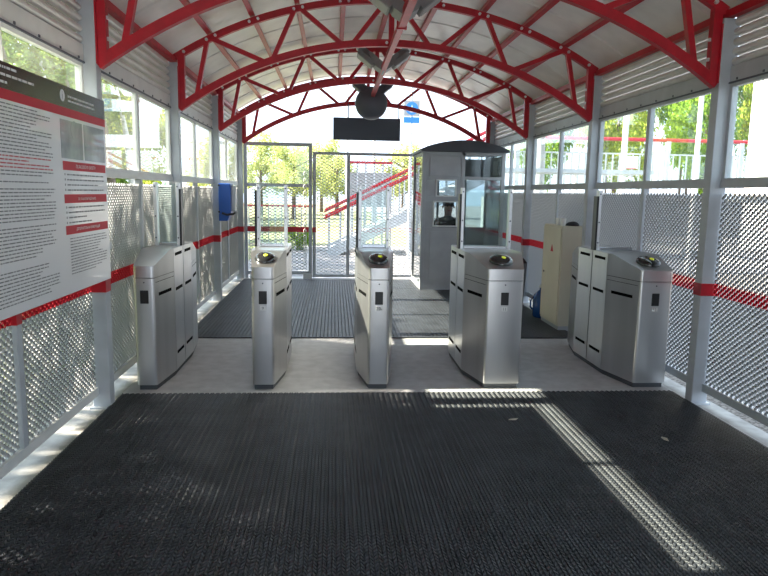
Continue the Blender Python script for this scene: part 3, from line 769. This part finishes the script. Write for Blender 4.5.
MB().box(-.19, .19, -.012, 0, 3.43, 3.79).build('sign_plate', PALEC, ps); MB().box(-.19, .19, -.012, 0, 3.27, 3.41).build('text_plate', SIGNB, ps)
MB().lathe([(.15, -.018), (.15, -.012)], (0, 0, 3.61), 28, 'y').build('blue_disc', SIGNB, ps)
MB().loft([[(x, -.021, z) for x, z in ((-.05, 3.52), (.05, 3.52), (.02, 3.63), (.0, 3.70), (-.02, 3.63))], [(x, -.018, z) for x, z in ((-.05, 3.52), (.05, 3.52), (.02, 3.63), (.0, 3.70), (-.02, 3.63))]]).build('figure_mark', INKW, ps)
for i, (x, y, r, h, lab) in enumerate(((.45, 24, .055, 9, 'slender grey pole behind the staircase, leftmost of three'), (1.45, 24.5, .06, 9, 'grey lattice-like pole behind the staircase, middle of three'), (-2.55, 15.2, .11, 6, 'thick pale grey pillar behind the far left corner'))):
    p = thing('lamp_post', lab, 'pole', (x, y, -.03)); MB().lathe([(r*1.6, 0), (r*1.6, .3), (r, .32), (r*.8, h)], (0, 0, 0), 12).build('shaft', STAIR, p, smooth=False); MB().box(-.5, .02, -.04, .04, h-.05, h+.03).build('lamp_arm', STAIR, p)

# ------------------------------------------------------------------ outside, right: platform wall with railing across the view
struct(MB().box(7.4, 24, 27.0, 33, -.05, 1.48).build('platform_wall', PALEC))
struct(MB().box(7.4, 24, 26.95, 27.2, 1.48, 1.56).build('trim_4', BEIGE))
struct(MB().box(10.2, 10.4, 14, 26.9, -.05, .10).build('trim_5', PALEC))
pr = thing('platform_railing', 'grey picket railing with a red pipe rail on the platform beyond the right windows', 'railing', (7.5, 27.1, 1.56))
for i in range(56): MB().box(i*.29-.028, i*.29+.028, -.02, .02, 0, 1.78).build('picket', STAIR, pr)
for i in range(6): MB().box(i*3.2-.09, i*3.2+.09, -.09, .09, 0, 2.35).build('railing_post', STAIR, pr)
for z in (.12, 1.78): MB().box(-.05, 16.1, -.03, .03, z, z+.06).build('railing_rail', STAIR, pr)
MB().tube([(-.05, 0, 2.40), (16.1, 0, 2.40)], .075, 10).build('pipe_rail', RED, pr)
rs = thing('railing_sign', 'blank white sign hung on the platform railing', 'sign', (12.25, 27.0, 2.75)); MB().box(-.36, .36, -.02, .02, 0, .52).build('plate', PAPER, rs); MB().box(-.3, .3, -.024, -.02, -.0, .03).build('lower_edge', BOARDR, rs)
wp = thing('white_pillar', 'broad white building pillar beyond the nearest right window', 'pillar', (14.75, 20.5, -.05)); wp.rotation_euler.z = math.radians(40)
MB().box(-1.35, 1.35, -1.0, 1.0, 0, 7.5).build('shaft', WHITEP, wp, bevel=.05); MB().box(-1.6, 1.6, -1.2, 1.2, 1.75, 1.95).build('ledge', BEIGE, wp); MB().tube([(-.3, -1.05, .2), (-.25, -1.05, 3.2), (-.4, -1.05, 5.6), (-.35, -1.05, 7.4)], .03).build('cable', FIXD, wp)
for i, (x, y, r, lab, m) in enumerate(((7.85, 14.0, .055, 'slim white pole outside the right windows', WHITEP), (10.0, 22.5, .10, 'grey pole in front of the platform railing sign', STAIR), (10.28, 23.2, .085, 'white pole next to the grey pole near the railing sign', WHITEP), (7.3, 23.5, .22, 'thick grey-white mast seen past the booth', PALEC))):
    p = thing('outdoor_pole', lab, 'pole', (x, y, -.05)); MB().lathe([(r*1.5, 0), (r*1.5, .25), (r, .27), (r*.85, 6.5)], (0, 0, 0), 12).build('shaft', m, p); MB().lathe([(r, 0), (r*.2, .08)], (0, 0, 6.5), 12).build('cap', m, p)

# ------------------------------------------------------------------ trees
def crown_mesh(seed, n, m, size=.16):
    rnd = random.Random(seed); v = []; f = []
    clumps = []
    for i in range(26):
        while True:
            p = Vector((rnd.uniform(-1, 1), rnd.uniform(-1, 1), rnd.uniform(-1, 1)))
            if .25 < p.length < .95: break
        clumps.append((p, rnd.uniform(.22, .42)))
    for i in range(n):
        c, r = clumps[rnd.randrange(26)]
        d = Vector((rnd.gauss(0, 1), rnd.gauss(0, 1), rnd.gauss(0, 1))).normalized()*r*rnd.random()**.4
        p = c+d; a = Vector((rnd.gauss(0, 1), rnd.gauss(0, 1), rnd.gauss(0, .6))).normalized(); b = a.cross(Vector((rnd.gauss(0, 1), rnd.gauss(0, 1), rnd.gauss(0, 1)))).normalized()
        s = size*rnd.uniform(.5, 1.1)*.5; k = len(v)
        v += [tuple(p-a*s), tuple(p+b*s*.6), tuple(p+a*s), tuple(p-b*s*.6)]; f.append((k, k+1, k+2, k+3))
    me = bpy.data.meshes.new('foliage'); me.from_pydata(v, [], f); me.materials.append(m); return me
CR = [crown_mesh(1, 9000, LEAF[0], .10), crown_mesh(2, 7000, LEAF[1], .10), crown_mesh(3, 8000, LEAF[2], .10), crown_mesh(4, 8000, LEAF[3], .10)]
def tree(kind, x, y, h, rx, rz, label, bark=None, trunk=.16, lean=0):
    t = thing('tree' if h > 3 else 'bush', label, 'tree' if h > 3 else 'bush', (x, y, -.06), 'trees outside the passage')
    MB().tube([(0, 0, 0), (lean*.3, .05, h*.35), (lean*.7, -.05, h*.65), (lean, 0, h*.95)], [trunk, trunk*.8, trunk*.5, trunk*.15], 10).build('trunk', bark or BARK, t, smooth=True)
    rnd = random.Random(int(x*31+y*17))
    for i in range(5):
        z = h*(.35+.1*i); a = rnd.uniform(0, 6.28); MB().tube([(lean*z/h, 0, z), (lean*z/h+rx*.7*math.cos(a), rx*.7*math.sin(a), z+h*.16)], [trunk*.35, trunk*.1], 6).build('branch', bark or BARK, t, smooth=True)
    o = link('foliage', CR[kind], t, loc=(lean*.8, 0, h-rz*.85)); o.scale = (rx, rx, rz); o.rotation_euler.z = x*1.7+y; tag(o, kind='stuff')
    return t
TL = [(1, -13, 17.5, 6.5, 1.7, 2.4, 'yellowing tree left of the passage beyond the tall hedge'), (0, -9, 21, 6.0, 1.7, 2.4, 'green tree beyond the left windows at the end of the tall hedge'),
      (2, -15, 26, 8.0, 2.3, 3.0, 'tall dark tree far left beyond the windows'), (1, -9, 32, 7.0, 2.2, 2.8, 'yellow-green tree far behind the blue wall box'),
      (3, -2.4, 40, 4.0, 1.75, 1.6, 'glare-paled green tree beyond the far left fence panel'), (3, -7.2, 40, 4.3, 1.8, 1.7, 'yellowish tree beside the glare-paled green one behind the far fence'),
      (3, 4.6, 44, 4.4, 1.8, 1.8, 'yellowish tree behind the staircase'), (3, 0.2, 46, 3.8, 1.4, 1.5, 'low green tree behind the railing frame'),
      (3, -5.0, 46, 4.9, 1.9, 2.0, 'glare-paled yellowish tree between the two trees behind the far fence, farther off'), (3, -1.0, 53, 5.2, 2.0, 2.1, 'glare-paled tree farthest off behind the far fence'),
      (0, -14, 36, 9, 2.3, 3.2, 'green tree farthest left in the distance')]
for i, lab in enumerate(('green tree behind the platform railing nearest the booth', 'yellow-green tree behind the platform railing beside the railing sign', 'green tree behind the platform railing at the slim white pole', 'leafy green tree behind the platform right of the slim pole', 'green tree behind the platform nearest the right picture edge')):
    TL.append(([0, 1, 0, 0, 1][i], 11.2+4.7*i, 36, 8.5, 1.78, 3.3, lab))
for i, lab in enumerate(('dark tree in the middle row behind the platform, nearest the booth', 'yellow-green tree in the middle row behind the railing sign', 'green tree in the middle row behind the platform, third from the booth', 'green tree in the middle row behind the platform, farthest right')):
    TL.append(([2, 1, 0, 1][i], 13.0+4.7*i, 41, 10.5, 1.78, 3.8, lab))
for i, lab in enumerate(('tall tree in the last row behind the platform, nearest the booth', 'tall yellow-green tree in the last row behind the railing sign', 'tall green tree in the last row behind the slim pole', 'tall tree in the last row behind the platform, farthest right')):
    TL.append(([0, 1, 0, 2][i], 14.0+5.6*i, 47, 13, 2.1, 4.6, lab))
for a in TL: tree(*a)
tree(1, 11.4, 31.2, 7.0, .75, 1.6, 'slim white birch behind the platform railing', BIRCH, .13, .5)
for i, (x, y, s, lab) in enumerate(((-1.0, 18.4, .7, 'small bush at the foot of the staircase'), (6.3, 20, 1.2, 'bush to the right of the staircase behind the booth'), (-5.6, 22, 1.6, 'bush near the far left corner outside'))):
    tree([0, 0, 1][i], x, y, s, s*.6, s*.5, lab, None, .04)
# greenery left of the passage as one hedge, added and topped to block low sun
hg = thing('sun_block_hedge', 'tall leafy hedge added outside the left windows to block low sun', 'hedge', (-6.3, 8.0, -.06))
rnd = random.Random(5); v = []; f = []
HL = 11.5
def htop(y): return 4.62+.14*math.sin(y*1.3)+.10*math.sin(y*3.1+1)+.06*math.sin(y*7.7)
for i in range(54000):
    y = rnd.uniform(-HL, HL); z = .15+(htop(y)-.15)*rnd.random()**.85; x = rnd.uniform(-.75, .75)*(1.0-.35*max(0, z-3.6))
    p = Vector((x, y, z)); a = Vector((rnd.gauss(0, 1), rnd.gauss(0, 1), rnd.gauss(0, .6))).normalized(); b = a.cross(Vector((rnd.gauss(0, 1), rnd.gauss(0, 1), rnd.gauss(0, 1)))).normalized()
    q = rnd.uniform(.05, .10); k = len(v); v += [tuple(p-a*q), tuple(p+b*q*.6), tuple(p+a*q), tuple(p-b*q*.6)]; f.append((k, k+1, k+2, k+3))
me = bpy.data.meshes.new('foliage'); me.from_pydata(v, [], f); me.materials.append(LEAF[2]); tag(link('foliage', me, hg), kind='stuff')
for i in range(16):
    y = -10.9+i*1.4+rnd.uniform(-.3, .3); x = .62+rnd.uniform(0, .25)
    MB().tube([(x, y, 0), (x+.05, y+.05, 1.5), (x-.05, y-.04, 3.0), (x-.3, y+.1, 4.3)], [.13, .11, .08, .03], 8).build('trunk', BIRCH if i % 3 == 0 else BARK, hg, smooth=True)
